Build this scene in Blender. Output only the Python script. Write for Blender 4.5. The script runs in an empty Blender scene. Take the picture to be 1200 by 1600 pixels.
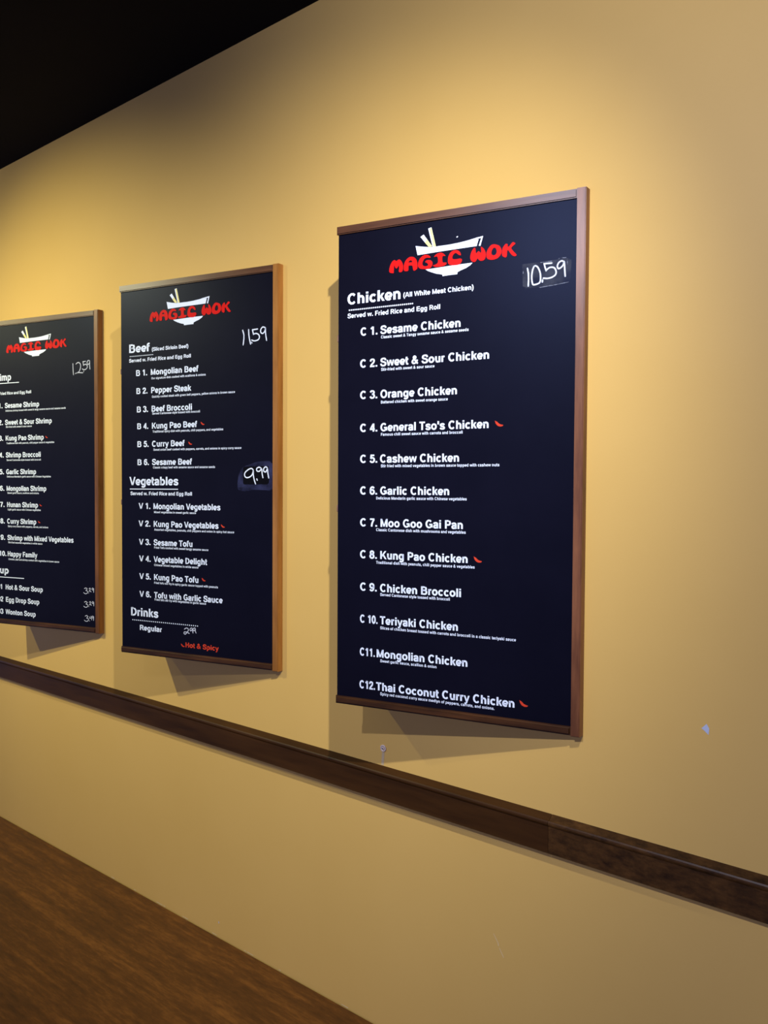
import bpy, bmesh, math, random
from mathutils import Vector
from mathutils.geometry import tessellate_polygon
random.seed(7)
S = bpy.context.scene
COL = S.collection
PI = math.pi

# ------------------------------------------------------------------ camera
cam_d = bpy.data.cameras.new('camera'); cam = bpy.data.objects.new('camera', cam_d); COL.objects.link(cam)
YAW, PITCH, ROLL, FPX = -0.6635, -0.0281, 0.0053, 1195.7      # focal length in pixels of the 1200x1600 frame
fw = Vector((math.sin(YAW)*math.cos(PITCH), math.cos(YAW)*math.cos(PITCH), math.sin(PITCH)))
rt = Vector((math.cos(YAW), -math.sin(YAW), 0)); up = rt.cross(fw)
r2 = rt*math.cos(ROLL) + up*math.sin(ROLL); u2 = -rt*math.sin(ROLL) + up*math.cos(ROLL)
from mathutils import Matrix
cam.matrix_world = Matrix(((r2.x, u2.x, -fw.x, 0.0), (r2.y, u2.y, -fw.y, -1.6535), (r2.z, u2.z, -fw.z, 1.5), (0, 0, 0, 1)))
cam_d.sensor_fit = 'VERTICAL'; cam_d.sensor_height = 36.0; cam_d.lens = FPX/1600*36.0
cam_d.clip_start = 0.02
S.camera = cam

# ------------------------------------------------------------------ world, lamps, exposure
W = bpy.data.worlds.new('world'); S.world = W; W.use_nodes = True
bg = W.node_tree.nodes['Background']; bg.inputs[0].default_value = (0.42, 0.46, 1.0, 1); bg.inputs[1].default_value = 0.90
S.view_settings.view_transform = 'Standard'; S.view_settings.look = 'None'
S.view_settings.exposure = 0.0; S.view_settings.gamma = 1.0; S.view_settings.use_curve_mapping = False
CEIL = 2.915
def track_spot(x, y, aim_x, aim_z, half, watts, col):
    """a small ceiling spotlight aimed at the wall"""
    d = bpy.data.lights.new('track_spot', 'SPOT'); d.spot_size = 2*half; d.spot_blend = 1.0; d.shadow_soft_size = 0.022
    d.energy = watts; d.color = col
    o = bpy.data.objects.new('track_spot', d); COL.objects.link(o); o.location = (x, y, CEIL-0.02)
    o.rotation_euler = (Vector((aim_x, 0, aim_z))-o.location).to_track_quat('-Z', 'Y').to_euler()
track_spot(-0.02, -1.35, -2.15, 1.02, 0.64, 236, (1.00, 1.00, 1.00))
track_spot(-3.44, -1.99, -2.90, 1.59, 0.62, 178, (1.03, 1.00, 0.64))
track_spot(-5.04, -2.63, -4.20, 1.70, 0.60, 140, (1.06, 1.00, 0.52))
track_spot(-0.70, -2.55, 0.45, 1.80, 1.02, 168, (0.97, 1.00, 1.28))

# ------------------------------------------------------------------ materials
def nd(nt, t, **kw):
    n = nt.nodes.new(t)
    for k, v in kw.items(): setattr(n, k, v)
    return n
def base_mat(name, col, rough=0.5, spec=0.5):
    m = bpy.data.materials.new(name); m.use_nodes = True; b = m.node_tree.nodes['Principled BSDF']
    b.inputs['Base Color'].default_value = (*col, 1); b.inputs['Roughness'].default_value = rough
    b.inputs['Specular IOR Level'].default_value = spec
    return m, m.node_tree, b
def noise_mat(name, c0, c1, scale, rough=0.5, spec=0.5, stretch=(1, 1, 1), detail=6, lo=0.3, hi=0.7, bump=0.0, bscale=None, nrough=0.6, rough_var=0.0):
    m, nt, b = base_mat(name, c0, rough, spec)
    tc = nd(nt, 'ShaderNodeTexCoord'); mp = nd(nt, 'ShaderNodeMapping'); mp.inputs['Scale'].default_value = stretch
    nt.links.new(tc.outputs['Object'], mp.inputs['Vector'])
    n = nd(nt, 'ShaderNodeTexNoise'); n.inputs['Scale'].default_value = scale; n.inputs['Detail'].default_value = detail; n.inputs['Roughness'].default_value = nrough
    nt.links.new(mp.outputs[0], n.inputs['Vector'])
    r = nd(nt, 'ShaderNodeValToRGB'); r.color_ramp.elements[0].position = lo; r.color_ramp.elements[1].position = hi
    r.color_ramp.elements[0].color = (*c0, 1); r.color_ramp.elements[1].color = (*c1, 1)
    nt.links.new(n.outputs['Fac'], r.inputs[0]); nt.links.new(r.outputs[0], b.inputs['Base Color'])
    if bump:
        n2 = n
        if bscale:
            n2 = nd(nt, 'ShaderNodeTexNoise'); n2.inputs['Scale'].default_value = bscale; n2.inputs['Detail'].default_value = 4
            nt.links.new(mp.outputs[0], n2.inputs['Vector'])
        bp = nd(nt, 'ShaderNodeBump'); bp.inputs['Strength'].default_value = bump; bp.inputs['Distance'].default_value = 0.002
        nt.links.new(n2.outputs['Fac'], bp.inputs['Height']); nt.links.new(bp.outputs[0], b.inputs['Normal'])
    if rough_var:
        mr = nd(nt, 'ShaderNodeMapRange'); mr.inputs[3].default_value = rough-rough_var; mr.inputs[4].default_value = rough+rough_var
        nt.links.new(n.outputs['Fac'], mr.inputs[0]); nt.links.new(mr.outputs[0], b.inputs['Roughness'])
    return m
WALL = noise_mat('tan_wall_paint', (0.73, 0.46, 0.118), (0.755, 0.48, 0.128), 2.2, 0.55, 0.3, bump=0.06, bscale=160)
CEILM = noise_mat('black_ceiling_paint', (0.0020, 0.0024, 0.0050), (0.0032, 0.0036, 0.0064), 6, 0.8, 0.1)
RAILM = noise_mat('dark_rail_wood', (0.028, 0.0105, 0.0018), (0.064, 0.025, 0.0048), 9, 0.42, 0.22, stretch=(0.35, 3, 3), bump=0.10)
RAILW = noise_mat('worn_rail_wood', (0.022, 0.0095, 0.0026), (0.125, 0.054, 0.0125), 30, 0.42, 0.22, stretch=(0.7, 1.5, 1.5), detail=10, bump=0.15, lo=0.34, hi=0.76, nrough=0.72)
FRH = noise_mat('brown_frame_wood_long', (0.060, 0.022, 0.009), (0.150, 0.058, 0.022), 14, 0.34, 0.35, stretch=(0.25, 3, 3), bump=0.08)
FRB = noise_mat('dark_ledge_wood', (0.020, 0.0078, 0.0025), (0.085, 0.032, 0.009), 12, 0.36, 0.25, stretch=(0.4, 3, 3), bump=0.08, lo=0.35, hi=0.75)
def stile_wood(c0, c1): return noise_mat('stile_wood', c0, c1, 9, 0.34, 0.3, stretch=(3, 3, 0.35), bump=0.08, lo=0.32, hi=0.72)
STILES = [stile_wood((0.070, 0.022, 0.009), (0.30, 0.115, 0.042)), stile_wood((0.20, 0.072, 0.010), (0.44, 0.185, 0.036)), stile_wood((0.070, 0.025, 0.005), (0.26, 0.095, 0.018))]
PANEL = noise_mat('black_menu_panel', (0.0036, 0.0032, 0.0070), (0.0048, 0.0043, 0.0095), 5, 0.38, 0.10)
PANEL.node_tree.nodes['Principled BSDF'].inputs['Specular Tint'].default_value = (0.42, 0.56, 1.0, 1)
VINYL = noise_mat('white_vinyl', (0.80, 0.88, 1.0), (0.84, 0.91, 1.0), 40, 0.5, 0.3)
RED = noise_mat('red_vinyl', (0.62, 0.006, 0.005), (0.68, 0.009, 0.007), 60, 0.5, 0.08)
CHILIM = noise_mat('chili_red_vinyl', (0.58, 0.036, 0.014), (0.70, 0.065, 0.026), 80, 0.5, 0.1)
YELLOW = noise_mat('pale_yellow_vinyl', (0.82, 0.74, 0.24), (0.86, 0.78, 0.30), 60, 0.5, 0.3)
CHALK = noise_mat('chalk_marker', (0.62, 0.72, 0.88), (0.88, 0.93, 1.0), 140, 0.7, 0.2, lo=0.25, hi=0.6)
CHALKD = noise_mat('thin_chalk_marker', (0.50, 0.53, 0.62), (0.72, 0.74, 0.82), 140, 0.7, 0.2)
CHIP = noise_mat('exposed_pale_plaster', (0.50, 0.55, 0.66), (0.58, 0.62, 0.72), 90, 0.8, 0.2)
SCRATCH = noise_mat('lighter_tan_scratch', (0.80, 0.60, 0.30), (0.86, 0.66, 0.36), 90, 0.6, 0.2)
PLASTIC = noise_mat('greyish_white_plastic', (0.72, 0.58, 0.48), (0.80, 0.66, 0.56), 60, 0.35, 0.4)
DARKHOLE = noise_mat('dark_plug_hole', (0.06, 0.05, 0.045), (0.09, 0.075, 0.065), 60, 0.6, 0.3)
CLIPM = noise_mat('brown_clip', (0.20, 0.10, 0.05), (0.26, 0.14, 0.08), 60, 0.5, 0.4)
def smudge_mat(name, col, lo, hi, scale, amax):
    m, nt, b = base_mat(name, col, 0.8, 0.2)
    tc = nd(nt, 'ShaderNodeTexCoord'); n = nd(nt, 'ShaderNodeTexNoise'); n.inputs['Scale'].default_value = scale; n.inputs['Detail'].default_value = 8
    nt.links.new(tc.outputs['Object'], n.inputs['Vector'])
    mr = nd(nt, 'ShaderNodeMapRange'); mr.inputs[1].default_value = lo; mr.inputs[2].default_value = hi; mr.inputs[4].default_value = amax
    nt.links.new(n.outputs['Fac'], mr.inputs[0]); nt.links.new(mr.outputs[0], b.inputs['Alpha'])
    return m
SMUDGE = smudge_mat('grey_chalk_haze', (0.09, 0.10, 0.13), 0.35, 0.75, 30, 0.55)
SMUDGEB = smudge_mat('blue_chalk_haze', (0.055, 0.062, 0.16), 0.36, 0.72, 22, 0.55)
STREAK = smudge_mat('old_chalk_streak', (0.30, 0.33, 0.40), 0.35, 0.6, 120, 0.6)
WIPE = noise_mat('wiped_black', (0.0028, 0.0028, 0.0045), (0.0038, 0.0038, 0.006), 20, 0.5, 0.04)

def floor_mat():
    m, nt, b = base_mat('scuffed_brown_wood_floor', (0.06, 0.02, 0.006), 0.45, 0.4)
    tc = nd(nt, 'ShaderNodeTexCoord')
    def layer(stretch, scale, detail, rough=0.6):
        mp = nd(nt, 'ShaderNodeMapping'); mp.inputs['Scale'].default_value = stretch
        nt.links.new(tc.outputs['Object'], mp.inputs['Vector'])
        n = nd(nt, 'ShaderNodeTexNoise'); n.inputs['Scale'].default_value = scale; n.inputs['Detail'].default_value = detail; n.inputs['Roughness'].default_value = rough
        nt.links.new(mp.outputs[0], n.inputs['Vector']); return n
    g = layer((0.30, 3.6, 1), 6.5, 10, 0.66); k = layer((1, 2.2, 1), 2.2, 4); d = layer((0.8, 3.2, 1), 22, 8, 0.75)
    mx = nd(nt, 'ShaderNodeMath', operation='MULTIPLY_ADD'); mx.inputs[1].default_value = 0.50
    m2 = nd(nt, 'ShaderNodeMath', operation='MULTIPLY_ADD'); m2.inputs[1].default_value = 0.16
    m3 = nd(nt, 'ShaderNodeMath', operation='MULTIPLY'); m3.inputs[1].default_value = 0.42
    nt.links.new(d.outputs['Fac'], m3.inputs[0]); nt.links.new(k.outputs['Fac'], m2.inputs[0]); nt.links.new(m3.outputs[0], m2.inputs[2])
    nt.links.new(g.outputs['Fac'], mx.inputs[0]); nt.links.new(m2.outputs[0], mx.inputs[2])
    r = nd(nt, 'ShaderNodeValToRGB'); e = r.color_ramp.elements
    e[0].position = 0.40; e[0].color = (0.046, 0.0150, 0.0024, 1); e[1].position = 0.68; e[1].color = (0.225, 0.084, 0.013, 1)
    x = r.color_ramp.elements.new(0.54); x.color = (0.108, 0.037, 0.0055, 1)
    nt.links.new(mx.outputs[0], r.inputs[0]); nt.links.new(r.outputs[0], b.inputs['Base Color'])
    bp = nd(nt, 'ShaderNodeBump'); bp.inputs['Strength'].default_value = 0.12; bp.inputs['Distance'].default_value = 0.002
    nt.links.new(g.outputs['Fac'], bp.inputs['Height']); nt.links.new(bp.outputs[0], b.inputs['Normal'])
    return m
FLOORM = floor_mat()

# ------------------------------------------------------------------ mesh helpers
def link(name, me, mats, parent=None):
    o = bpy.data.objects.new(name, me); COL.objects.link(o)
    for m in (mats if isinstance(mats, (list, tuple)) else [mats]): me.materials.append(m)
    if parent: o.parent = parent
    return o
def from_bm(name, bm, mats, parent=None, smooth=False):
    bmesh.ops.recalc_face_normals(bm, faces=bm.faces)
    me = bpy.data.meshes.new(name); bm.to_mesh(me); bm.free()
    if smooth:
        for f in me.polygons: f.use_smooth = True
    return link(name, me, mats, parent)
def add_prism(bm, plan, z0, z1, mi=0):
    """upright prism from a plan polygon of (x, y)"""
    a = [bm.verts.new((x, y, z0)) for x, y in plan]; b = [bm.verts.new((x, y, z1)) for x, y in plan]; n = len(plan); fs = []
    fs.append(bm.faces.new(a[::-1])); fs.append(bm.faces.new(b))
    for i in range(n): fs.append(bm.faces.new((a[i], a[(i+1) % n], b[(i+1) % n], b[i])))
    for f in fs: f.material_index = mi
    return fs
def add_box(bm, x0, x1, y0, y1, z0, z1, mi=0): return add_prism(bm, [(x0, y0), (x1, y0), (x1, y1), (x0, y1)], z0, z1, mi)
def bevel(bm, off, seg=2, sel=None):
    es = [e for e in bm.edges if sel is None or sel(e)]
    bmesh.ops.bevel(bm, geom=es, offset=off, segments=seg, affect='EDGES', clamp_overlap=True)
def struct(o): o['kind'] = 'structure'; return o
def tag(o, label, cat, group=None):
    o['label'] = label; o['category'] = cat
    if group: o['group'] = group
    return o

class Flat:
    """flat vinyl or chalk marks: polygons in the (x, z) plane at depth y, facing -y"""
    def __init__(self, y): self.v = []; self.f = []; self.mi = []; self.y = y
    def poly(self, pts, holes=(), mi=0):
        loops = [[Vector((a, b, 0)) for a, b in pts]] + [[Vector((a, b, 0)) for a, b in h] for h in holes]
        flat = [q for l in loops for q in l]; k = len(self.v)
        self.v += [(q.x, self.y, q.y) for q in flat]
        for t in tessellate_polygon(loops):
            a, b, c = (flat[i] for i in t)
            ar = (b.x-a.x)*(c.y-a.y)-(b.y-a.y)*(c.x-a.x)
            if abs(ar) < 1e-12: continue
            self.f.append(tuple(k+i for i in (t if ar > 0 else t[::-1]))); self.mi.append(mi)
    def quad(self, q, mi=0):
        ar = sum(q[i][0]*q[(i+1) % 4][1]-q[(i+1) % 4][0]*q[i][1] for i in range(4))
        if ar < 0: q = q[::-1]
        k = len(self.v); self.v += [(a, self.y, b) for a, b in q]; self.f.append((k, k+1, k+2, k+3)); self.mi.append(mi)
    def stroke(self, pts, hx, hy, closed=False, mi=0, tx=None):
        tx = tx or (lambda a, b: (a, b)); n = len(pts); N = []
        m = n if closed else n-1
        for i in range(m):
            (ax, ay), (bx, by) = pts[i], pts[(i+1) % n]; l = math.hypot(bx-ax, by-ay) or 1e-9
            N.append((-(by-ay)/l, (bx-ax)/l))
        H = [math.hypot(hx*a, hy*b) for a, b in N]; off = []
        for i in range(n):
            if closed: j, k = (i-1) % n, i
            else: j, k = max(i-1, 0), min(i, m-1)
            (a, b), (c, d) = N[j], N[k]; det = a*d-b*c
            if abs(det) < 0.06: off.append((a*H[j], b*H[j]))
            else:
                ox = (H[j]*d-H[k]*b)/det; oy = (a*H[k]-c*H[j])/det
                l = math.hypot(ox, oy); lim = 1.7*max(H[j], H[k])
                if l > lim: ox, oy = ox*lim/l, oy*lim/l
                off.append((ox, oy))
        for i in range(m):
            k = (i+1) % n; p, q = pts[i], pts[k]; o1, o2 = off[i], off[k]
            self.quad([tx(p[0]+o1[0], p[1]+o1[1]), tx(p[0]-o1[0], p[1]-o1[1]), tx(q[0]-o2[0], q[1]-o2[1]), tx(q[0]+o2[0], q[1]+o2[1])], mi)
    def build(self, name, mats, parent=None):
        me = bpy.data.meshes.new(name); me.from_pydata(self.v, [], self.f); me.update()
        o = link(name, me, mats, parent)
        for p, i in zip(me.polygons, self.mi): p.material_index = i
        return o
def spline(P, closed=False, n=4):
    out = []; L = len(P)
    for i in range(L if closed else L-1):
        g = (lambda k: P[k % L]) if closed else (lambda k: P[min(max(k, 0), L-1)])
        a, b, c, d = g(i-1), g(i), g(i+1), g(i+2)
        for s in range(n):
            t = s/n
            out.append(tuple(0.5*(2*b[k]+(c[k]-a[k])*t+(2*a[k]-5*b[k]+4*c[k]-d[k])*t*t+(3*b[k]-a[k]-3*c[k]+d[k])*t**3) for k in (0, 1)))
    if not closed: out.append(P[-1])
    return out

# ------------------------------------------------------------------ bold grotesque lettering, drawn stroke by stroke (em = 1000, cap height 716)
def E(cx, cy, rx, ry, a0, a1, n=None):
    n = n or max(3, int(abs(a1-a0)/30))
    return [(cx+rx*math.cos(math.radians(a0+(a1-a0)*i/n)), cy+ry*math.sin(math.radians(a0+(a1-a0)*i/n))) for i in range(n+1)]
def Ln(*p): return ('L', list(p))
def Cl(p): return ('C', p[:-1])
def Dg(a, b, h=78): return ('D', a, b, h)
def Sp(*p): return ('L', spline(list(p), False, 3))
def ST(x, y0=0, y1=716): return ('L', [(x, y0), (x, y1)])
six = [Cl(E(285, 235, 185, 189, 0, 360, 10)), Sp((102, 230), (112, 450), (185, 620), (300, 668), (400, 640), (450, 550))]
GL = {
 'A': (722, [Dg((80, 0), (320, 716)), Dg((642, 0), (402, 716)), Ln((170, 215), (552, 215))]),
 'B': (722, [ST(145), ('L', [(145, 658), (430, 658)]+E(430, 520, 125, 138, 90, -90)+[(145, 382)]), ('L', [(145, 382), (450, 382)]+E(450, 220, 145, 162, 90, -90)+[(145, 58)])]),
 'C': (722, [('L', E(378, 358, 262, 312, 42, 318, 9))]),
 'D': (722, [ST(145), ('L', [(145, 658), (320, 658)]+E(320, 358, 285, 300, 90, -90)+[(145, 58)])]),
 'E': (667, [ST(145), Ln((145, 658), (615, 658)), Ln((145, 370), (585, 370)), Ln((145, 58), (625, 58))]),
 'F': (611, [ST(145), Ln((145, 658), (570, 658)), Ln((145, 350), (520, 350))]),
 'G': (778, [('L', E(388, 358, 272, 312, 42, 322, 9)+[(650, 150), (650, 312)]), Ln((410, 312), (718, 312))]),
 'H': (722, [ST(143), ST(578), Ln((143, 380), (578, 380))]),
 'I': (278, [ST(139)]),
 'K': (722, [ST(143), Dg((200, 225), (600, 716), 92), Dg((635, 0), (330, 430), 92)]),
 'L': (611, [ST(145), Ln((145, 58), (575, 58))]),
 'M': (833, [ST(135), ST(698), Dg((150, 716), (416, 20), 70), Dg((683, 716), (417, 20), 70)]),
 'N': (722, [ST(140), ST(580), Dg((150, 716), (570, 0))]),
 'O': (778, [Cl(E(389, 358, 272, 312, 0, 360, 14))]),
 'P': (667, [ST(145), ('L', [(145, 658), (410, 658)]+E(410, 490, 142, 168, 90, -90)+[(145, 322)])]),
 'Q': (778, [Cl(E(389, 358, 272, 312, 0, 360, 14)), Dg((470, 180), (670, -30), 80)]),
 'R': (722, [ST(145), ('L', [(145, 658), (430, 658)]+E(430, 500, 140, 158, 90, -90)+[(145, 342)]), Dg((640, 0), (420, 340), 88)]),
 'S': (667, [Sp((565, 510), (525, 620), (430, 668), (320, 668), (190, 640), (125, 530), (175, 430), (333, 378), (500, 320), (570, 210), (510, 90), (340, 46), (190, 70), (110, 160), (90, 225))]),
 'T': (611, [ST(305), Ln((25, 658), (585, 658))]),
 'V': (667, [Dg((70, 716), (318, 0)), Dg((597, 716), (349, 0))]),
 'W': (944, [Dg((72, 716), (238, 0)), Dg((258, 0), (450, 716), 72), Dg((494, 716), (686, 0), 72), Dg((706, 0), (872, 716))]),
 'a': (556, [Sp((92, 365), (140, 450), (270, 473), (390, 440), (425, 340)), ('L', [(425, 345), (425, 110), (455, 0)]), Sp((420, 300), (280, 268), (150, 240), (100, 145), (150, 62), (250, 46), (360, 90), (418, 180))]),
 'b': (611, [ST(138), Cl(E(322, 260, 186, 214, 0, 360, 10))]),
 'c': (556, [('L', E(302, 260, 200, 214, 42, 318, 8))]),
 'd': (611, [ST(473), Cl(E(289, 260, 186, 214, 0, 360, 10))]),
 'e': (556, [('L', E(285, 260, 198, 214, 0, 318, 9)), Ln((95, 245), (500, 245))]),
 'f': (333, [('L', [(122, 0), (122, 560)]+E(235, 555, 113, 103, 170, 90)+[(325, 658)]), Ln((15, 461), (305, 461))]),
 'g': (611, [Cl(E(289, 260, 186, 214, 0, 360, 10)), ('L', [(473, 519), (473, 0)]+E(290, -20, 183, 135, 0, -150))]),
 'h': (611, [ST(138), ('L', E(305, 310, 167, 163, 170, 0)+[(472, 0)])]),
 'i': (278, [ST(139, 0, 519), ST(139, 590, 716)]),
 'k': (556, [ST(135), Dg((200, 190), (455, 519), 88), Dg((478, 0), (280, 320), 88)]),
 'l': (278, [ST(139)]),
 'm': (889, [ST(135, 0, 519), ('L', E(290, 330, 155, 143, 170, 0)+[(445, 0)]), ('L', E(600, 330, 155, 143, 170, 0)+[(755, 0)])]),
 'n': (611, [ST(138, 0, 519), ('L', E(305, 310, 167, 163, 170, 0)+[(472, 0)])]),
 'o': (611, [Cl(E(305, 260, 202, 214, 0, 360, 12))]),
 'p': (611, [ST(138, -200, 519), Cl(E(322, 260, 186, 214, 0, 360, 10))]),
 'r': (389, [ST(135, 0, 519), ('L', E(300, 330, 165, 135, 175, 72))]),
 's': (556, [Sp((448, 365), (395, 450), (280, 473), (160, 440), (118, 375), (165, 308), (280, 265), (410, 215), (452, 140), (400, 65), (280, 46), (145, 75), (90, 155))]),
 't': (333, [('L', [(132, 670), (132, 150)]+E(230, 150, 98, 98, 180, 270)+[(315, 54)]), Ln((12, 461), (310, 461))]),
 'u': (611, [ST(473, 0, 519), ('L', [(138, 519), (138, 210)]+E(305, 210, 167, 164, 180, 350))]),
 'v': (556, [Dg((75, 519), (262, 0)), Dg((481, 519), (294, 0))]),
 'w': (778, [Dg((72, 519), (206, 0), 72), Dg((222, 0), (370, 519), 66), Dg((408, 519), (556, 0), 66), Dg((572, 0), (706, 519), 72)]),
 'x': (556, [Dg((80, 519), (476, 0), 85), Dg((476, 519), (80, 0), 85)]),
 'y': (556, [Dg((75, 519), (275, 10)), Dg((481, 519), (235, -150)), Ln((75, -152), (250, -152))]),
 '0': (556, [Cl(E(278, 358, 185, 312, 0, 360, 12))]),
 '1': (556, [ST(330), ('L', [(105, 540), (220, 590), (310, 700)])]),
 '2': (556, [Sp((105, 490), (140, 620), (280, 668), (420, 630), (455, 510), (385, 370), (230, 230), (120, 90)), Ln((45, 58), (510, 58))]),
 '3': (556, [Sp((98, 550), (160, 650), (275, 668), (400, 630), (440, 530), (390, 420), (240, 385)), Sp((240, 385), (420, 340), (468, 210), (400, 85), (270, 46), (140, 85), (82, 195))]),
 '4': (556, [ST(395), Dg((90, 230), (385, 690), 80), Ln((35, 215), (525, 215))]),
 '5': (556, [('L', [(480, 658), (175, 658), (130, 350)]), Sp((130, 350), (200, 425), (300, 440), (430, 380), (468, 240), (400, 90), (270, 46), (140, 85), (82, 185))]),
 '6': (556, six),
 '7': (556, [Ln((55, 658), (505, 658)), Sp((465, 640), (330, 420), (250, 200), (225, 0))]),
 '8': (556, [Cl(E(278, 525, 150, 145, 0, 360, 10)), Cl(E(278, 212, 185, 168, 0, 360, 10))]),
 '9': (556, [('C', [(556-x, 716-y) for x, y in six[0][1]]), ('L', [(556-x, 716-y) for x, y in six[1][1]])]),
 '&': (722, [Sp((640, 20), (450, 220), (255, 470), (225, 580), (310, 668), (420, 600), (395, 490), (220, 370), (110, 240), (135, 110), (260, 46), (400, 90), (520, 200), (590, 360))]),
 '.': (278, [ST(139, 0, 145)]), ',': (278, [('L', [(145, 145), (140, 20), (95, -110)])]), "'": (238, [ST(119, 440, 716)]),
 '(': (333, [Sp((285, 730), (160, 520), (125, 265), (160, 10), (285, -200))]), ')': (333, [Sp((48, 730), (173, 520), (208, 265), (173, 10), (48, -200))]),
 '-': (333, [Ln((35, 255), (298, 255))]), ' ': (278, [])}
def letters(F, text, u, v, width, cap, hx=87, hy=70, mi=0):
    adv = sum(GL[c][0] for c in text); first, last = GL[text[0]][0], GL[text[-1]][0]
    sx = width/(adv-110.0); sy = cap/716.0; x = -60.0
    for c in text:
        tx = lambda a, b, x=x: (u+(x+a)*sx, v+b*sy)
        for g in GL[c][1]:
            if g[0] == 'L': F.stroke(g[1], hx, hy, False, mi, tx)
            elif g[0] == 'C': F.stroke(g[1], hx, hy, True, mi, tx)
            else:
                (ax, ay), (bx, by), h = g[1:]; F.quad([tx(ax-h, ay), tx(ax+h, ay), tx(bx+h, by), tx(bx-h, by)], mi)
        x += GL[c][0]

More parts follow.
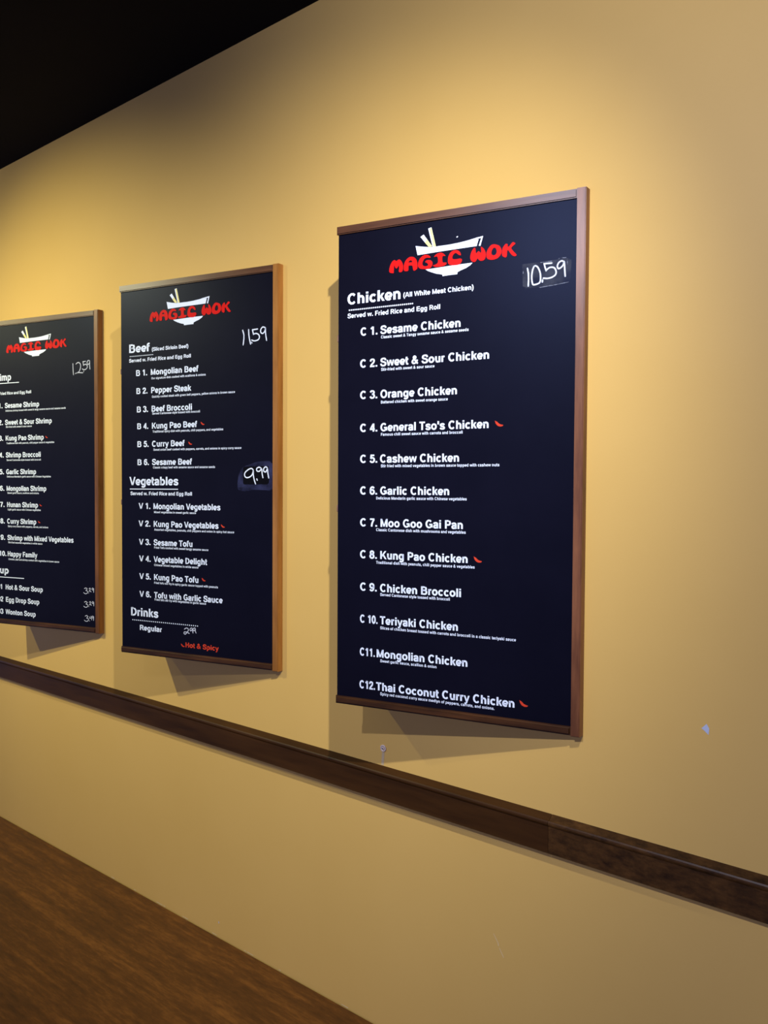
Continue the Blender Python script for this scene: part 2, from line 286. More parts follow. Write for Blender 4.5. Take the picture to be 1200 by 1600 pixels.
# ------------------------------------------------------------------ the lettering's places, in metres on each board (u right, v up from the lower left corner)
GEO = [[-1.3233, -0.1613, 0.942, 0.225, 0.6294, 1.2364, -0.7098], [-2.2981, -0.1625, 0.9451, 0.2272, 0.6289, 1.2364, -1.6854], [-3.2701, -0.179, 0.9444, 0.2539, 0.6294, 1.2364, -2.6608]]
LINES = [
 [['C 1.', 0.0657, 0.0472, 'Sesame Chicken', 0.1222, 0.2126, 0.9527, 'Classic sweet & Tangy sesame sauce & sesame seeds', 0.123, 0.232, 0.9414],
  ['C 2.', 0.0648, 0.0482, 'Sweet & Sour Chicken', 0.1223, 0.2846, 0.8716, 'Stir-fried with sweet & sour sauce', 0.1241, 0.1439, 0.86],
  ['C 3.', 0.0652, 0.0482, 'Orange Chicken', 0.1227, 0.2042, 0.7916, 'Battered chicken with sweet orange sauce', 0.1235, 0.1798, 0.7778],
  ['C 4.', 0.0656, 0.0483, "General Tso's Chicken", 0.1232, 0.284, 0.7077, 'Famous chili sweet sauce with carrots and broccoli', 0.124, 0.2182, 0.6963],
  ['C 5.', 0.066, 0.0483, 'Cashew Chicken', 0.1226, 0.2111, 0.6285, 'Stir fried with mixed vegetables in brown sauce topped with cashew nuts', 0.1245, 0.3098, 0.6167],
  ['C 6.', 0.0664, 0.0478, 'Garlic Chicken', 0.1234, 0.1857, 0.5475, 'Delicious Mandarin garlic sauce with Chinese vegetables', 0.1118, 0.242, 0.5351],
  ['C 7.', 0.0668, 0.0479, 'Moo Goo Gai Pan', 0.1246, 0.2202, 0.4657, 'Classic Cantonese dish with mushrooms and vegetables', 0.1122, 0.2398, 0.4545],
  ['C 8.', 0.067, 0.0475, 'Kung Pao Chicken', 0.124, 0.2337, 0.3838, 'Traditional dish with peanuts, chili pepper sauce & vegetables', 0.1127, 0.2627, 0.3713],
  ['C 9.', 0.0675, 0.0472, 'Chicken Broccoli', 0.1245, 0.2169, 0.3001, 'Served Cantonese style tossed with broccoli', 0.1245, 0.1883, 0.2896],
  ['C 10.', 0.0677, 0.0496, 'Teriyaki Chicken', 0.1249, 0.2093, 0.2172, 'Slices of chicken breast tossed with carrots and broccoli in a classic teriyaki sauce', 0.125, 0.3534, 0.2044],
  ['C11.', 0.0675, 0.0426, 'Mongolian Chicken', 0.1155, 0.2438, 0.1317, 'Sweet garlic sauce, scallion & onion', 0.1255, 0.1538, 0.1199],
  ['C12.', 0.0669, 0.0441, 'Thai Coconut Curry Chicken', 0.115, 0.3618, 0.0468, 'Spicy red coconut curry sauce medlyn of peppers, carrots, and onions.', 0.126, 0.302, 0.0352]],
 [['B 1.', 0.066, 0.0474, 'Mongolian Beef', 0.1293, 0.194, 0.9323, 'Our signature dish cooked with scallions & onions', 0.1316, 0.2214, 0.9177],
  ['B 2.', 0.0671, 0.0474, 'Pepper Steak', 0.1304, 0.164, 0.8724, 'Quickly cooked steak with green bell peppers, yellow onions in brown sauce', 0.1336, 0.3325, 0.8571],
  ['B 3.', 0.0688, 0.0477, 'Beef Broccoli', 0.132, 0.1666, 0.8112, 'Served Cantonese style tossed with broccoli', 0.1347, 0.1959, 0.8016],
  ['B 4.', 0.0699, 0.0474, 'Kung Pao Beef', 0.1331, 0.1846, 0.7552, 'Traditional spicy dish with peanuts, chili peppers, and vegetables', 0.1363, 0.2849, 0.7421],
  ['B 5.', 0.0704, 0.0483, 'Curry Beef', 0.1337, 0.1336, 0.6955, 'Sweet onion beef cooked with peppers, carrots, and onions in spicy curry sauce', 0.1396, 0.3506, 0.6822],
  ['B 6.', 0.0707, 0.0491, 'Sesame Beef', 0.134, 0.163, 0.6353, 'Classic crispy beef with sesame sauce and sesame seeds', 0.1372, 0.2524, 0.6236],
  ['V 1.', 0.0769, 0.0483, 'Mongolian Vegetables', 0.1388, 0.271, 0.4893, 'Mixed vegetables in sweet garlic sauce', 0.141, 0.1729, 0.4759],
  ['V 2.', 0.0766, 0.0483, 'Kung Pao Vegetables', 0.1394, 0.2629, 0.4306, 'Assorted vegetables, peanuts, chili peppers and onion in spicy hot sauce', 0.1421, 0.3209, 0.4179],
  ['V 3.', 0.0777, 0.0478, 'Sesame Tofu', 0.1397, 0.16, 0.3691, 'Fried Tofu cooked with sweet tangy sesame sauce', 0.141, 0.2218, 0.3584],
  ['V 4.', 0.078, 0.0478, 'Vegetable Delight', 0.1403, 0.2169, 0.3133, 'Chinese mixed vegetables in white sauce', 0.1408, 0.1825, 0.3004],
  ['V 5.', 0.0786, 0.0475, 'Kung Pao Tofu', 0.1401, 0.1832, 0.2539, 'Fried tofu stir fry in spicy garlic sauce topped with peanuts', 0.1406, 0.2599, 0.2411],
  ['V 6.', 0.0791, 0.0476, 'Tofu with Garlic Sauce', 0.1412, 0.2766, 0.1942, 'Fried tofu stir fry with vegetables in garlic sauce', 0.1422, 0.2115, 0.1853]],
 [['S 1.', 0.061, 0.0549, 'Sesame Shrimp', 0.1304, 0.1873, 0.8829, 'Delicious shrimp tossed with sweet & tangy sesame sauce and sesame seeds', 0.1331, 0.326, 0.8682],
  ['S 2.', 0.062, 0.0553, 'Sweet & Sour Shrimp', 0.1307, 0.2541, 0.8146, 'Stir-fried with sweet & sour sauce', 0.1342, 0.1435, 0.8027],
  ['S 3.', 0.063, 0.0549, 'Kung Pao Shrimp', 0.1325, 0.2087, 0.7506, 'Traditional dish with peanuts, chili pepper sauce & vegetables', 0.137, 0.2606, 0.7362],
  ['S 4.', 0.064, 0.056, 'Shrimp Broccoli', 0.1335, 0.1916, 0.6822, 'Served Cantonese style tossed with broccoli', 0.1369, 0.1891, 0.668],
  ['S 5.', 0.065, 0.0557, 'Garlic Shrimp', 0.1344, 0.1643, 0.6138, 'Delicious Mandarin garlic sauce with Chinese Vegetables', 0.1379, 0.2405, 0.6006],
  ['S 6.', 0.066, 0.0561, 'Mongolian Shrimp', 0.1355, 0.2175, 0.5463, 'Sweet garlic sauce, scallions and onions', 0.14, 0.1732, 0.5341],
  ['S 7.', 0.067, 0.0557, 'Hunan Shrimp', 0.1372, 0.1703, 0.48, 'Light garlic sauce with Chinese vegetables', 0.1407, 0.1823, 0.4666],
  ['S 8.', 0.068, 0.055, 'Curry Shrimp', 0.1375, 0.16, 0.4125, 'Spicy curry sauce with peppers, carrots, and onions', 0.141, 0.221, 0.3986],
  ['S 9.', 0.069, 0.055, 'Shrimp with Mixed Vegetables', 0.1385, 0.3559, 0.3453, 'Stir-fried assorted vegetables in white sauce', 0.142, 0.1883, 0.3321],
  ['S10.', 0.0689, 0.0616, 'Happy Family', 0.1385, 0.1629, 0.2789, 'Chicken, beef and shrimp cooked with vegetables in brown sauce', 0.143, 0.2766, 0.2636],
  ['S01', 0.0627, 0.0442, 'Hot & Sour Soup', 0.1252, 0.2051, 0.1419],
  ['S02', 0.062, 0.0476, 'Egg Drop Soup', 0.1257, 0.1853, 0.0909],
  ['S03', 0.0614, 0.048, 'Wonton Soup', 0.1251, 0.1655, 0.0401]]]
HEADS = [
 [['heading', 'Chicken', 0.0278, 0.1484, 1.0354, 0.0277],
  ['note', '(All White Meat Chicken)', 0.1841, 0.1825, 1.0385, 0.0117],
  ['served', 'Served w. Fried Rice and Egg Roll', 0.028, 0.254, 1.0005, 0.0117]],
 [['heading', 'Beef', 0.0363, 0.0865, 1.0109, 0.0277],
  ['note', '(Sliced Sirloin Beef)', 0.1342, 0.15, 1.0107, 0.0117],
  ['served', 'Served w. Fried Rice and Egg Roll', 0.0361, 0.2585, 0.9789, 0.0117],
  ['heading', 'Vegetables', 0.0376, 0.204, 0.5684, 0.0277],
  ['served', 'Served w. Fried Rice and Egg Roll', 0.04, 0.2581, 0.535, 0.0117],
  ['heading', 'Drinks', 0.0401, 0.1164, 0.1284, 0.0277],
  ['served', 'Regular', 0.0783, 0.0937, 0.0817, 0.0176],
  ['hot', 'Hot & Spicy', 0.2709, 0.1313, 0.0409, 0.0158]],
 [['heading', 'Shrimp', 0.0403, 0.1242, 0.9945, 0.0277],
  ['served', 'Served w. Fried Rice and Egg Roll', 0.021, 0.2546, 0.9371, 0.0117],
  ['heading', 'Soup', 0.0375, 0.1041, 0.2069, 0.0277]]]
RULES = [
 [['dots', 0.0299, 0.1813, 1.0208, 34, 0.0042]],
 [['dots', 0.0376, 0.1024, 0.9988, 22, 0.0031],
  ['line', 0.0367, 0.2046, 0.5554, 0, 0.0026],
  ['dots', 0.0434, 0.2803, 0.1141, 34, 0.0042]],
 [['line', 0.0401, 0.1695, 0.9838, 0, 0.003],
  ['line', 0.0373, 0.1918, 0.1917, 0, 0.003]]]
CHILI = [
 [[3, 0.4317, 0.7172, 1],
  [7, 0.3822, 0.3931, 1],
  [11, 0.4977, 0.059, 1]],
 [[3, 0.3402, 0.7661, 0.74],
  [4, 0.2907, 0.7039, 0.74],
  [7, 0.4193, 0.4396, 0.74],
  [10, 0.3437, 0.2656, 0.74],
  [-1, 0.2591, 0.0459, 0.74]],
 [[2, 0.3568, 0.7606, 0.62],
  [6, 0.3225, 0.4898, 0.62],
  [7, 0.3142, 0.4224, 0.62]]]
PRICES = [
 [['10.59', 0.0034, [[(0.497, 1.0732), (0.4994, 1.0613), (0.4999, 1.047), (0.4994, 1.0322)], [(0.5133, 1.0767), (0.5094, 1.069), (0.5073, 1.0549), (0.5081, 1.0417), (0.5109, 1.0342), (0.5188, 1.0345), (0.5254, 1.037), (0.5278, 1.0439), (0.5268, 1.0593), (0.5217, 1.0719), (0.5161, 1.0767), (0.5122, 1.0758)], [(0.5326, 1.0422), (0.5321, 1.0379)], [(0.5531, 1.0785), (0.536, 1.0789), (0.5378, 1.0711), (0.5406, 1.0626)], [(0.5406, 1.0637), (0.5483, 1.0688), (0.5582, 1.0676), (0.5632, 1.0594), (0.5617, 1.0509), (0.5529, 1.046), (0.5431, 1.0449), (0.5342, 1.0464)], [(0.5815, 1.0778), (0.5755, 1.0807), (0.569, 1.0772), (0.566, 1.0699), (0.5686, 1.0642), (0.5745, 1.0662), (0.5794, 1.0716), (0.5815, 1.0778), (0.5827, 1.0626), (0.584, 1.0452)]]]],
 [['11.59', 0.0036, [[(0.4958, 1.0488), (0.5005, 1.034), (0.5002, 1.0209), (0.4974, 1.0034)], [(0.518, 1.0489), (0.5188, 1.0325), (0.5212, 1.0192), (0.5251, 1.0039)], [(0.5291, 1.0095), (0.5299, 1.0068)], [(0.5511, 1.0481), (0.5322, 1.0471), (0.5338, 1.0404), (0.5362, 1.0324)], [(0.5362, 1.0337), (0.5464, 1.0348), (0.5558, 1.0295), (0.5573, 1.0203), (0.5511, 1.0143), (0.5385, 1.0127), (0.5291, 1.016)], [(0.5791, 1.0497), (0.5698, 1.0524), (0.5628, 1.0458), (0.5628, 1.0368), (0.5698, 1.0329), (0.5775, 1.0394), (0.5799, 1.0489), (0.5799, 1.0341), (0.5838, 1.0105)]]],
  ['9.99', 0.0038, [[(0.5356, 0.6154), (0.5293, 0.6208), (0.5182, 0.6182), (0.5054, 0.609), (0.503, 0.5997), (0.5086, 0.5931), (0.5198, 0.5937), (0.5309, 0.601), (0.5356, 0.6141), (0.5356, 0.6009), (0.5388, 0.5864), (0.5436, 0.5733)], [(0.5483, 0.5884), (0.5502, 0.5845)], [(0.5663, 0.6192), (0.5577, 0.6245), (0.5482, 0.6206), (0.549, 0.6134), (0.5577, 0.612), (0.5663, 0.6185), (0.5679, 0.6048), (0.571, 0.5923)], [(0.5873, 0.6216), (0.5811, 0.6256), (0.5741, 0.6204), (0.5741, 0.6126), (0.5811, 0.6099), (0.5873, 0.619), (0.5889, 0.606), (0.592, 0.5916)]]],
  ['2.99', 0.0026, [[(0.2665, 0.0997), (0.2743, 0.104), (0.2815, 0.1025), (0.2828, 0.0968), (0.2795, 0.0929), (0.271, 0.0838), (0.2651, 0.0854), (0.2658, 0.0902), (0.273, 0.0908), (0.2802, 0.0893), (0.2867, 0.0872)], [(0.299, 0.1049), (0.2939, 0.1055), (0.2893, 0.1015), (0.2912, 0.0965), (0.2971, 0.099), (0.299, 0.1044), (0.3003, 0.0962), (0.3016, 0.09)], [(0.3113, 0.1059), (0.3062, 0.1065), (0.3016, 0.1025), (0.3036, 0.0975), (0.3087, 0.1), (0.311, 0.1054), (0.311, 0.0971), (0.3139, 0.0911)]]]],
 [['12.59', 0.0032, [[(0.4977, 1.0411), (0.4987, 1.0179), (0.5004, 0.9974)], [(0.5136, 1.0383), (0.521, 1.0429), (0.5296, 1.0428), (0.5362, 1.036), (0.5368, 1.0249), (0.533, 1.0141), (0.5269, 1.007), (0.5103, 1.0019), (0.517, 1.0039), (0.5293, 1.0046), (0.5488, 1.0026)], [(0.5525, 1.0093), (0.5531, 1.0065)], [(0.5624, 1.0459), (0.5491, 1.0453), (0.5509, 1.0379), (0.552, 1.0304)], [(0.552, 1.0314), (0.5611, 1.0349), (0.5696, 1.0303), (0.5707, 1.022), (0.5622, 1.0151), (0.5525, 1.0148), (0.5452, 1.018)], [(0.583, 1.046), (0.577, 1.0486), (0.5709, 1.044), (0.5708, 1.0357), (0.5756, 1.0327), (0.5817, 1.0387), (0.5836, 1.0459), (0.5828, 1.0295), (0.5845, 1.0148)]]],
  ['3.29', 0.0024, [[(0.5499, 0.1687), (0.5571, 0.1718), (0.5642, 0.1679), (0.5577, 0.162), (0.5655, 0.1598), (0.5676, 0.1555), (0.5605, 0.1497), (0.5519, 0.1497), (0.5455, 0.1532)], [(0.5704, 0.153), (0.5719, 0.1523)], [(0.5727, 0.1683), (0.5777, 0.1719), (0.5805, 0.1682), (0.5733, 0.1591), (0.5769, 0.161), (0.584, 0.1581)], [(0.5961, 0.1702), (0.5911, 0.1732), (0.5883, 0.1681), (0.5932, 0.1657), (0.5968, 0.1713), (0.5967, 0.1567)]]],
  ['3.29', 0.0024, [[(0.5501, 0.1158), (0.5572, 0.1189), (0.5643, 0.115), (0.5579, 0.1092), (0.5657, 0.1069), (0.5678, 0.1027), (0.5606, 0.0968), (0.5521, 0.0968), (0.5457, 0.1002)], [(0.5715, 0.1008), (0.5729, 0.1001)], [(0.5744, 0.1162), (0.5794, 0.1198), (0.5822, 0.1162), (0.5751, 0.107), (0.5786, 0.1088), (0.5857, 0.106)], [(0.5964, 0.1176), (0.5915, 0.1205), (0.5886, 0.1155), (0.5935, 0.1131), (0.5971, 0.1187), (0.597, 0.1041)]]],
  ['3.49', 0.0024, [[(0.5531, 0.0613), (0.5603, 0.0646), (0.5674, 0.0607), (0.5609, 0.0548), (0.5687, 0.0526), (0.5708, 0.0484), (0.5637, 0.0424), (0.5551, 0.0423), (0.5487, 0.0457)], [(0.5746, 0.0449), (0.576, 0.0441)], [(0.5762, 0.0608), (0.5768, 0.0548), (0.5839, 0.0564)], [(0.5826, 0.0639), (0.5867, 0.049)], [(0.5953, 0.0616), (0.5904, 0.0645), (0.5875, 0.0594), (0.5924, 0.057), (0.596, 0.0627), (0.5959, 0.048)]]]]]
LOGO = {
 'band': [(0.0715, 0.0597), (0.0911, 0.0553), (0.1097, 0.0521), (0.1281, 0.0516), (0.1562, 0.0516), (0.1807, 0.0528), (0.1969, 0.0544), (0.213, 0.0562), (0.2337, 0.0549), (0.2291, 0.0393), (0.2051, 0.0389), (0.1809, 0.0387), (0.1563, 0.0384), (0.1232, 0.0378), (0.098, 0.0371), (0.0767, 0.0364)],
 'tip': [(0.2098, 0.0562), (0.2289, 0.0592), (0.2448, 0.061), (0.2383, 0.0384), (0.2339, 0.0394), (0.2401, 0.0569), (0.2274, 0.0556)],
 'low': [(0.0982, -0.0009), (0.1235, -0.0004), (0.1566, 0.0006), (0.1861, 0.0011), (0.2191, 0.0012), (0.2135, -0.0042), (0.2023, -0.0097), (0.1894, -0.0135), (0.1813, -0.0167), (0.1806, -0.0216), (0.1601, -0.0216), (0.1428, -0.0221), (0.1419, -0.018), (0.1269, -0.0144), (0.1135, -0.0093), (0.105, -0.0055)],
 's1': [(0.0841, 0.0799), (0.0925, 0.0849), (0.1155, 0.0529), (0.1063, 0.0528)],
 's2': [(0.1043, 0.0978), (0.113, 0.0996), (0.1251, 0.052), (0.1164, 0.0523)],
 'y1': [(0.0961, 0.0647), (0.1014, 0.0721), (0.1155, 0.0529), (0.1063, 0.0528)],
 'y2': [(0.108, 0.0968), (0.113, 0.0987), (0.1251, 0.052), (0.1189, 0.0522)],
 'M': [(0.0121, 0.0), (0.0032, 0.0018), (0.0, 0.0069), (0.0023, 0.0186), (0.0075, 0.0283), (0.0136, 0.0323), (0.0171, 0.0308), (0.0206, 0.0291), (0.0245, 0.0318), (0.029, 0.032), (0.0346, 0.0258), (0.0381, 0.0175), (0.0382, 0.008), (0.0356, 0.0012), (0.0287, 0.0005), (0.0264, 0.0039), (0.0274, 0.0109), (0.026, 0.0174), (0.0234, 0.0129), (0.0199, 0.0105), (0.0164, 0.0138), (0.0137, 0.0188), (0.0134, 0.0109), (0.0129, 0.0031)],
 'A': [(0.0452, 0.0009), (0.0403, 0.0039), (0.0402, 0.0157), (0.0442, 0.0262), (0.0519, 0.0332), (0.0605, 0.0349), (0.0691, 0.0318), (0.0751, 0.0233), (0.0769, 0.0129), (0.0761, 0.0036), (0.0693, -0.0003), (0.0662, 0.0008), (0.0645, 0.0065), (0.0632, 0.0122), (0.0572, 0.0137), (0.0529, 0.0126), (0.0529, 0.0047), (0.0512, 0.001)],
 'A_': [(0.0528, 0.022), (0.0554, 0.0252), (0.0597, 0.0259), (0.0623, 0.0233), (0.0623, 0.0212), (0.0571, 0.0215)],
 'G': [(0.0932, 0.0008), (0.0847, 0.0026), (0.0787, 0.008), (0.0786, 0.0174), (0.0828, 0.027), (0.0904, 0.0331), (0.098, 0.0353), (0.1064, 0.0327), (0.1115, 0.0274), (0.109, 0.0261), (0.1014, 0.0274), (0.0947, 0.0248), (0.0905, 0.0175), (0.0905, 0.0113), (0.0948, 0.0076), (0.1033, 0.0074), (0.1049, 0.0111), (0.1007, 0.0155), (0.0973, 0.0167), (0.0998, 0.021), (0.1099, 0.0206), (0.1158, 0.016), (0.1164, 0.0082), (0.1117, 0.0018), (0.1033, -0.0004)],
 'I': [(0.1207, 0.0262), (0.1232, 0.0306), (0.1299, 0.0344), (0.1382, 0.0352), (0.1448, 0.0322), (0.1507, 0.0256), (0.1465, 0.0261), (0.1424, 0.0248), (0.143, 0.0112), (0.1516, 0.0101), (0.1533, 0.0069), (0.1484, 0.0028), (0.1368, 0.0014), (0.1234, 0.0024), (0.1175, 0.0065), (0.1217, 0.0075), (0.1284, 0.0098), (0.1309, 0.0142), (0.1299, 0.0251), (0.1258, 0.0275)],
 'C': [(0.1899, 0.0226), (0.1842, 0.0237), (0.1777, 0.0291), (0.1728, 0.0282), (0.1688, 0.0234), (0.1683, 0.0165), (0.1745, 0.0147), (0.1811, 0.0145), (0.1876, 0.0149), (0.1924, 0.0125), (0.1917, 0.0068), (0.1861, 0.0014), (0.1763, 0.0003), (0.1648, 0.0016), (0.1574, 0.0064), (0.1565, 0.0157), (0.1581, 0.0247), (0.1638, 0.0332), (0.1727, 0.0366), (0.1809, 0.0353), (0.1874, 0.0302)],
 'W': [(0.226, 0.0344), (0.222, 0.0352), (0.2165, 0.028), (0.2133, 0.0178), (0.2142, 0.0086), (0.2191, 0.0032), (0.2255, 0.0024), (0.2286, 0.0054), (0.2318, 0.0095), (0.2358, 0.0045), (0.2422, 0.0027), (0.2485, 0.0045), (0.2519, 0.0116), (0.2515, 0.0206), (0.2474, 0.0301), (0.2411, 0.0358), (0.2395, 0.0334), (0.2404, 0.0265), (0.2396, 0.0218), (0.2372, 0.0239), (0.234, 0.0266), (0.2308, 0.0247), (0.2285, 0.0223), (0.2269, 0.0252)],
 'O': [(0.2717, 0.0378), (0.2639, 0.0363), (0.2577, 0.0296), (0.2538, 0.0218), (0.2531, 0.0114), (0.2571, 0.0049), (0.2673, 0.0019), (0.2798, 0.0036), (0.2875, 0.0101), (0.2905, 0.0172), (0.2889, 0.0263), (0.2834, 0.0337)],
 'O_': [(0.271, 0.0294), (0.2671, 0.0246), (0.2656, 0.0173), (0.2688, 0.0127), (0.275, 0.0129), (0.2784, 0.0187), (0.2772, 0.0256), (0.2749, 0.0289)],
 'K': [(0.3034, 0.0348), (0.2996, 0.0346), (0.295, 0.03), (0.2917, 0.023), (0.2913, 0.0111), (0.2937, 0.0064), (0.2999, 0.0034), (0.303, 0.006), (0.3036, 0.014), (0.3044, 0.0191), (0.3074, 0.018), (0.3113, 0.0116), (0.3168, 0.0057), (0.3229, 0.0035), (0.3267, 0.006), (0.3228, 0.0109), (0.3166, 0.0183), (0.3135, 0.0232), (0.3165, 0.0272), (0.3233, 0.0322), (0.321, 0.0355), (0.3164, 0.0368), (0.3119, 0.0322), (0.3073, 0.0277), (0.305, 0.0287), (0.305, 0.0324)]}
LOGO_AT = [(0.1447, 1.101, 1.0), (0.1251, 1.1059, 0.9978), (0.1403, 1.1045, 0.9986)]
CHILI_SHAPE = [(-0.0098, 0.0072), (-0.0069, 0.0062), (-0.0038, 0.0046), (-0.0, 0.0009), (0.0044, -0.0017), (0.0106, -0.0031), (0.0109, -0.0046), (0.0085, -0.0063), (0.0029, -0.0068), (-0.0024, -0.0048), (-0.0059, -0.0014), (-0.0081, 0.0023), (-0.0085, 0.0051)]
SMUDGE_WIDE = [(0.4845, 1.084), (0.5282, 1.0842), (0.5884, 1.0856), (0.5981, 1.0801), (0.595, 1.0299), (0.5432, 1.028), (0.4987, 1.0273), (0.4862, 1.033)]
SMUDGE_BLUE = [(0.4765, 0.5585), (0.4797, 0.6012), (0.4974, 0.625), (0.5213, 0.6327), (0.5451, 0.6404), (0.5904, 0.6438), (0.6012, 0.6372), (0.6074, 0.6241), (0.6075, 0.559), (0.5765, 0.5543), (0.5388, 0.5548), (0.5054, 0.5507), (0.4894, 0.5519)]
WIPED = [(0.4974, 0.6237), (0.5022, 0.6269), (0.5889, 0.6282), (0.5928, 0.6242), (0.5928, 0.5772), (0.5874, 0.572), (0.5022, 0.5712), (0.4974, 0.5745)]
STREAKS = [[(0.5882, 1.084), (0.5888, 1.071)], [(0.4869, 1.0677), (0.487, 1.0622)], [(0.5244, 1.0262), (0.5543, 1.0279), (0.5912, 1.0314)], [(0.4925, 1.0263), (0.4953, 1.0274)], [(0.5678, 1.0865), (0.5754, 1.0877), (0.5862, 1.0869)], [(0.5271, 1.0827), (0.5426, 1.0831), (0.5536, 1.0828)], [(0.5914, 1.0325), (0.5923, 1.0305)]]

# ------------------------------------------------------------------ room
X0, X1 = -9.0, 3.5
bm = bmesh.new()
add_box(bm, X0, X1, 0.0, 0.12, -0.06, CEIL)
def wall_mark(pts, mi, d=0.0004):
    a = [bm.verts.new((x, -d, z)) for x, z in pts]; f = bm.faces.new(a); f.material_index = mi
wall_mark([(-0.4406, 1.0197), (-0.4350, 1.0110), (-0.4362, 0.9975), (-0.4462, 1.0060), (-0.4508, 1.0085)], 1)          # chipped paint
wall_mark([(-0.9395, 0.3965), (-0.9370, 0.3955), (-0.9240, 0.3770), (-0.9225, 0.3700), (-0.9250, 0.3695), (-0.9262, 0.3765)], 2)
wall_mark([(-0.9225, 0.3660), (-0.9200, 0.3655), (-0.9080, 0.3460), (-0.9100, 0.3455)], 2)
wall_mark([(-1.9880, 0.0530), (-1.9850, 0.0530), (-1.9840, 0.0470), (-1.9875, 0.0465)], 1)
wall_mark([(-1.2950, 0.7765), (-1.2860, 0.7765), (-1.2885, 0.7400), (-1.2970, 0.7400)], 3)
for x in (-2.62, -2.47, -2.33, -2.29, -2.18, -2.02, -1.86, -1.845, -1.70, -1.44):
    w = random.uniform(0.008, 0.05); wall_mark([(x, 0.0015), (x+w, 0.001), (x+w, 0.0035), (x, 0.004)], 2, 0.0006)
DRIP = noise_mat('pale_dried_drip', (0.56, 0.42, 0.24), (0.62, 0.48, 0.30), 70, 0.6, 0.2)
struct(from_bm('wall_back', bm, [WALL, CHIP, SCRATCH, DRIP]))
bm = bmesh.new(); add_box(bm, X0, X1, -6.5, -0.004, -0.06, 0.0); struct(from_bm('floor', bm, FLOORM))
bm = bmesh.new(); add_box(bm, X0, X1, -6.5, 0.12, CEIL, CEIL+0.06); struct(from_bm('ceiling', bm, CEILM))

# chair rail: a flat board with a slightly sloping top and a raised bead along its front edge, in two butted lengths
RAIL = [(0.0, 0.651), (-0.0185, 0.651), (-0.0205, 0.653), (-0.0205, 0.716), (-0.0225, 0.7185), (-0.0238, 0.7225), (-0.0235, 0.7265), (-0.0215, 0.7295), (-0.0185, 0.7290), (-0.0170, 0.7275), (0.0, 0.7385)]
def rail(name, x0, x1, mat):
    bm = bmesh.new()
    a = [bm.verts.new((x0, y, z)) for y, z in RAIL]; b = [bm.verts.new((x1, y, z)) for y, z in RAIL]; n = len(RAIL)
    bm.faces.new(a); bm.faces.new(b[::-1])
    for i in range(n): bm.faces.new((a[i], a[(i+1) % n], b[(i+1) % n], b[i]))
    return struct(from_bm(name, bm, mat))
rail('trim_1', X0, -0.7845, RAILM)
rail('trim_2', -0.7837, X1, RAILW)

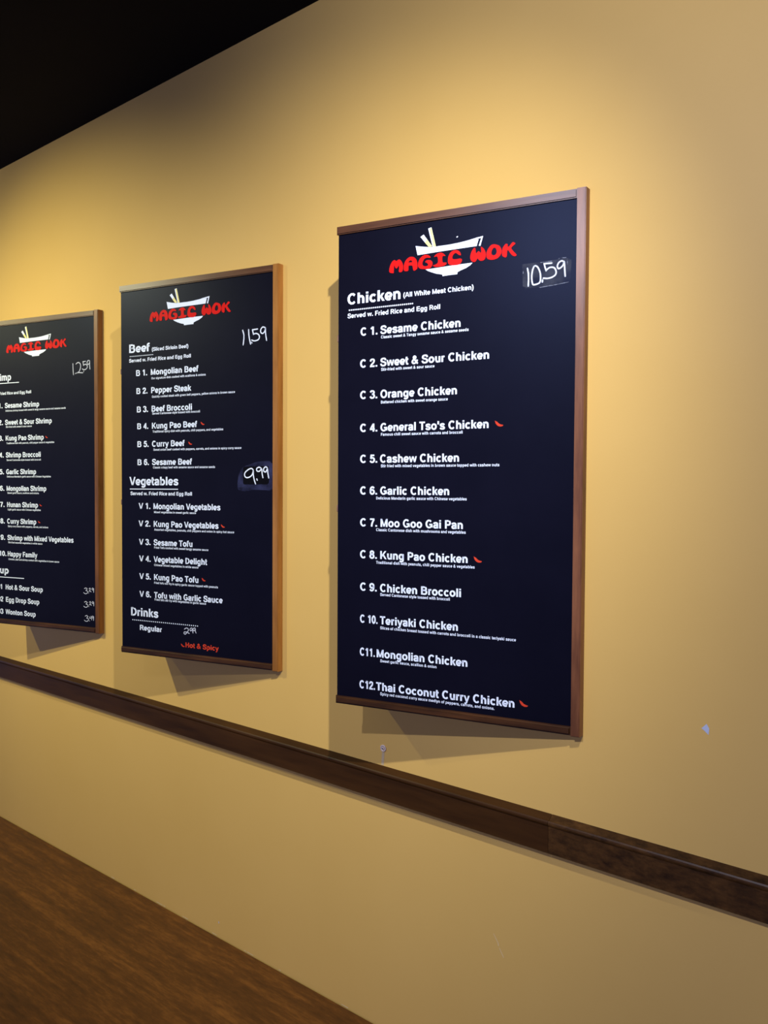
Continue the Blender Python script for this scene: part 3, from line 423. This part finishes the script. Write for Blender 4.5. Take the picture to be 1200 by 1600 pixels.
# ------------------------------------------------------------------ menu boards
REC = 0.006
def menu_board(k, label):
    x, y, z, a, Wd, H, xr = GEO[k]
    root = bpy.data.objects.new('menu_board', None); COL.objects.link(root); root.empty_display_size = 0.1
    root.location = (x, y, z); root.rotation_euler = (0, 0, a)
    tag(root, label, 'menu board', 'angled menu boards along the tan wall')
    ca, sa = math.cos(a), math.sin(a)
    def loc(wx, wy): dx, dy = wx-x, wy-y; return (dx*ca+dy*sa, -dx*sa+dy*ca)
    back_l, back_r = loc(x, -0.0006), loc(xr, -0.0006)
    wedge = [(-0.0035, 0.0), (Wd-0.020, 0.0), (Wd-0.020, loc(xr-0.024, -0.0006)[1]), (back_l[0]-0.0015, back_l[1])]
    def rnd(e): return all(v.co.y < 0.004 for v in e.verts)
    bm = bmesh.new(); add_prism(bm, wedge, H-0.0205, H); bevel(bm, 0.0025, 2, rnd); from_bm('top_rail', bm, FRH, root)
    bm = bmesh.new(); add_prism(bm, wedge, 0.0, 0.0205); bevel(bm, 0.0045, 3, rnd); from_bm('bottom_rail', bm, FRB, root)
    stile = [(Wd-0.020, -0.0008), (Wd, -0.0008), back_r, loc(xr-0.0235, -0.0006)]
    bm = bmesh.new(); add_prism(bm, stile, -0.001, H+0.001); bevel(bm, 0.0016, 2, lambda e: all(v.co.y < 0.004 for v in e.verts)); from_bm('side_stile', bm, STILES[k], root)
    bm = bmesh.new(); add_box(bm, 0.0005, Wd-0.0205, REC, REC+0.007, 0.0208, H-0.0208); from_bm('panel', bm, PANEL, root)
    for v in (0.951, 0.511):
        bm = bmesh.new(); add_box(bm, -0.0028, 0.0004, REC-0.001, REC+0.006, v-0.009, v+0.009); bevel(bm, 0.0008, 1); from_bm('panel_clip', bm, CLIPM, root)
    Y = REC-0.0005
    # logo
    u0, v0, s = LOGO_AT[k]
    P = lambda n: [(u0+p*s, v0+q*s) for p, q in LOGO[n]]
    logo = bpy.data.objects.new('logo', None); COL.objects.link(logo); logo.parent = root; logo.empty_display_size = 0.05
    F = Flat(Y-0.0002)
    for n in ('band', 'tip', 'low'): F.poly(P(n))
    F.build('bowl', VINYL, logo)
    for c, d in (('s1', 'y1'), ('s2', 'y2')):
        F = Flat(Y); F.poly(P(c)); F.y -= 0.0003; F.poly(P(d), mi=1); F.build('chopstick', [VINYL, YELLOW], logo)
    for word in ('MAGIC', 'WOK'):
        F = Flat(Y-0.0005)
        for n in word: F.poly(spline(P(n), True, 2), [spline(P(n+'_'), True, 2)] if n+'_' in LOGO else [])
        F.build('wordmark', RED, logo)
    # headings, notes, rules
    for kind, text, u, v, w, cap in [(h[0], h[1], h[2], h[4], h[3], h[5]) for h in HEADS[k]]:
        F = Flat(Y); letters(F, text, u, v, w, cap)
        F.build('heading_lettering' if kind == 'heading' else 'note_lettering', CHILIM if kind == 'hot' else VINYL, root)
    for kind, u, w, v, n, t in RULES[k]:
        F = Flat(Y)
        if kind == 'line': F.quad([(u, v-t/2), (u+w, v-t/2), (u+w, v+t/2), (u, v+t/2)])
        else:
            for i in range(n):
                cx = u+w*(i+0.5)/n; F.poly([(cx+0.5*t*math.cos(q*PI/4), v+0.5*t*math.sin(q*PI/4)) for q in range(8)])
        F.build('dotted_rule' if kind == 'dots' else 'underline', VINYL, root)
    # dishes
    cap = (0.0205, 0.0195, 0.0203)[k]; made = []
    for e in LINES[k]:
        F = Flat(Y); letters(F, e[3], e[4], e[6], e[5], cap); o = F.build('dish_lettering', VINYL, root); made.append(o)
        F = Flat(Y); letters(F, e[0], e[1], e[6], e[2], cap); F.build('dish_number', VINYL, o)
        if len(e) > 7:
            F = Flat(Y); letters(F, e[7], e[8], e[10], e[9], 0.0072, 72, 62); F.build('description_lettering', VINYL, o)
    for i, u, v, s in CHILI[k]:
        F = Flat(Y); F.poly(spline([(u+p*s, v+q*s) for p, q in CHILI_SHAPE], True, 2))
        F.build('chili_mark', CHILIM, made[i] if i >= 0 else root)
    # handwritten prices and the chalk haze round them
    if k == 0:
        F = Flat(Y+0.0002); F.poly(SMUDGE_WIDE); F.build('chalk_smudge', SMUDGE, root)
        for st in STREAKS: F = Flat(Y); F.stroke(st, 0.0008, 0.0008); F.build('chalk_streak', STREAK, root)
        F = Flat(Y); F.poly([(0.3222, 1.1675), (0.3240, 1.1668), (0.3268, 1.1685), (0.3262, 1.1700), (0.3232, 1.1698)]); F.build('paint_fleck', VINYL, root)
    if k == 1:
        F = Flat(Y+0.0002); F.poly(spline(SMUDGE_BLUE, True, 2)); F.build('chalk_smudge', SMUDGEB, root)
        F = Flat(Y); F.poly(WIPED); F.build('wiped_patch', WIPE, root)
    for text, w, strokes in PRICES[k]:
        F = Flat(Y-0.0003)
        for st in strokes:
            q = spline(st, False, 4) if len(st) > 4 else st
            F.stroke(q, w/2, w/2)
            for (cx, cy) in (q[0], q[-1]): F.poly([(cx+w/2*math.cos(j*PI/4), cy+w/2*math.sin(j*PI/4)) for j in range(8)])
        F.build('price_lettering', CHALK if k < 2 and text != '2.99' else CHALKD, root)
    return root
menu_board(0, 'largest-looking black menu board, of chicken dishes, with 10.59 chalked at top right')
menu_board(1, 'black menu board of beef, vegetable and drink prices, with a pale smudge behind 9.99')
menu_board(2, 'black menu board of shrimp dishes and soups, leftmost, running out of the photo')

# ------------------------------------------------------------------ wall anchor under the chicken board
anchor = bpy.data.objects.new('wall_anchor', None); COL.objects.link(anchor); anchor.location = (-1.2904, -0.0002, 0.7875); anchor.empty_display_size = 0.02
tag(anchor, 'small round whitish plastic wall anchor just above the dark rail, below the chicken board', 'wall anchor')
def lathe(name, prof, mat, parent, seg=28):
    bm = bmesh.new(); rings = []
    for r, d in prof: rings.append([bm.verts.new((r*math.cos(2*PI*i/seg), -d, r*math.sin(2*PI*i/seg))) for i in range(seg)])
    for a, b in zip(rings, rings[1:]):
        for i in range(seg): bm.faces.new((a[i], a[(i+1) % seg], b[(i+1) % seg], b[i]))
    bm.faces.new(rings[-1]); bm.faces.new(rings[0][::-1])
    return from_bm(name, bm, mat, parent, True)
lathe('flange', [(0.0098, 0.0), (0.0100, 0.0012), (0.0088, 0.0026), (0.0070, 0.0028), (0.0062, 0.0018), (0.0058, 0.0006)], PLASTIC, anchor)
lathe('plug', [(0.0040, 0.0006), (0.0040, 0.0030), (0.0030, 0.0036)], PLASTIC, anchor)
lathe('plug_hole', [(0.0018, 0.0036), (0.0018, 0.0040), (0.0010, 0.0041)], DARKHOLE, anchor)
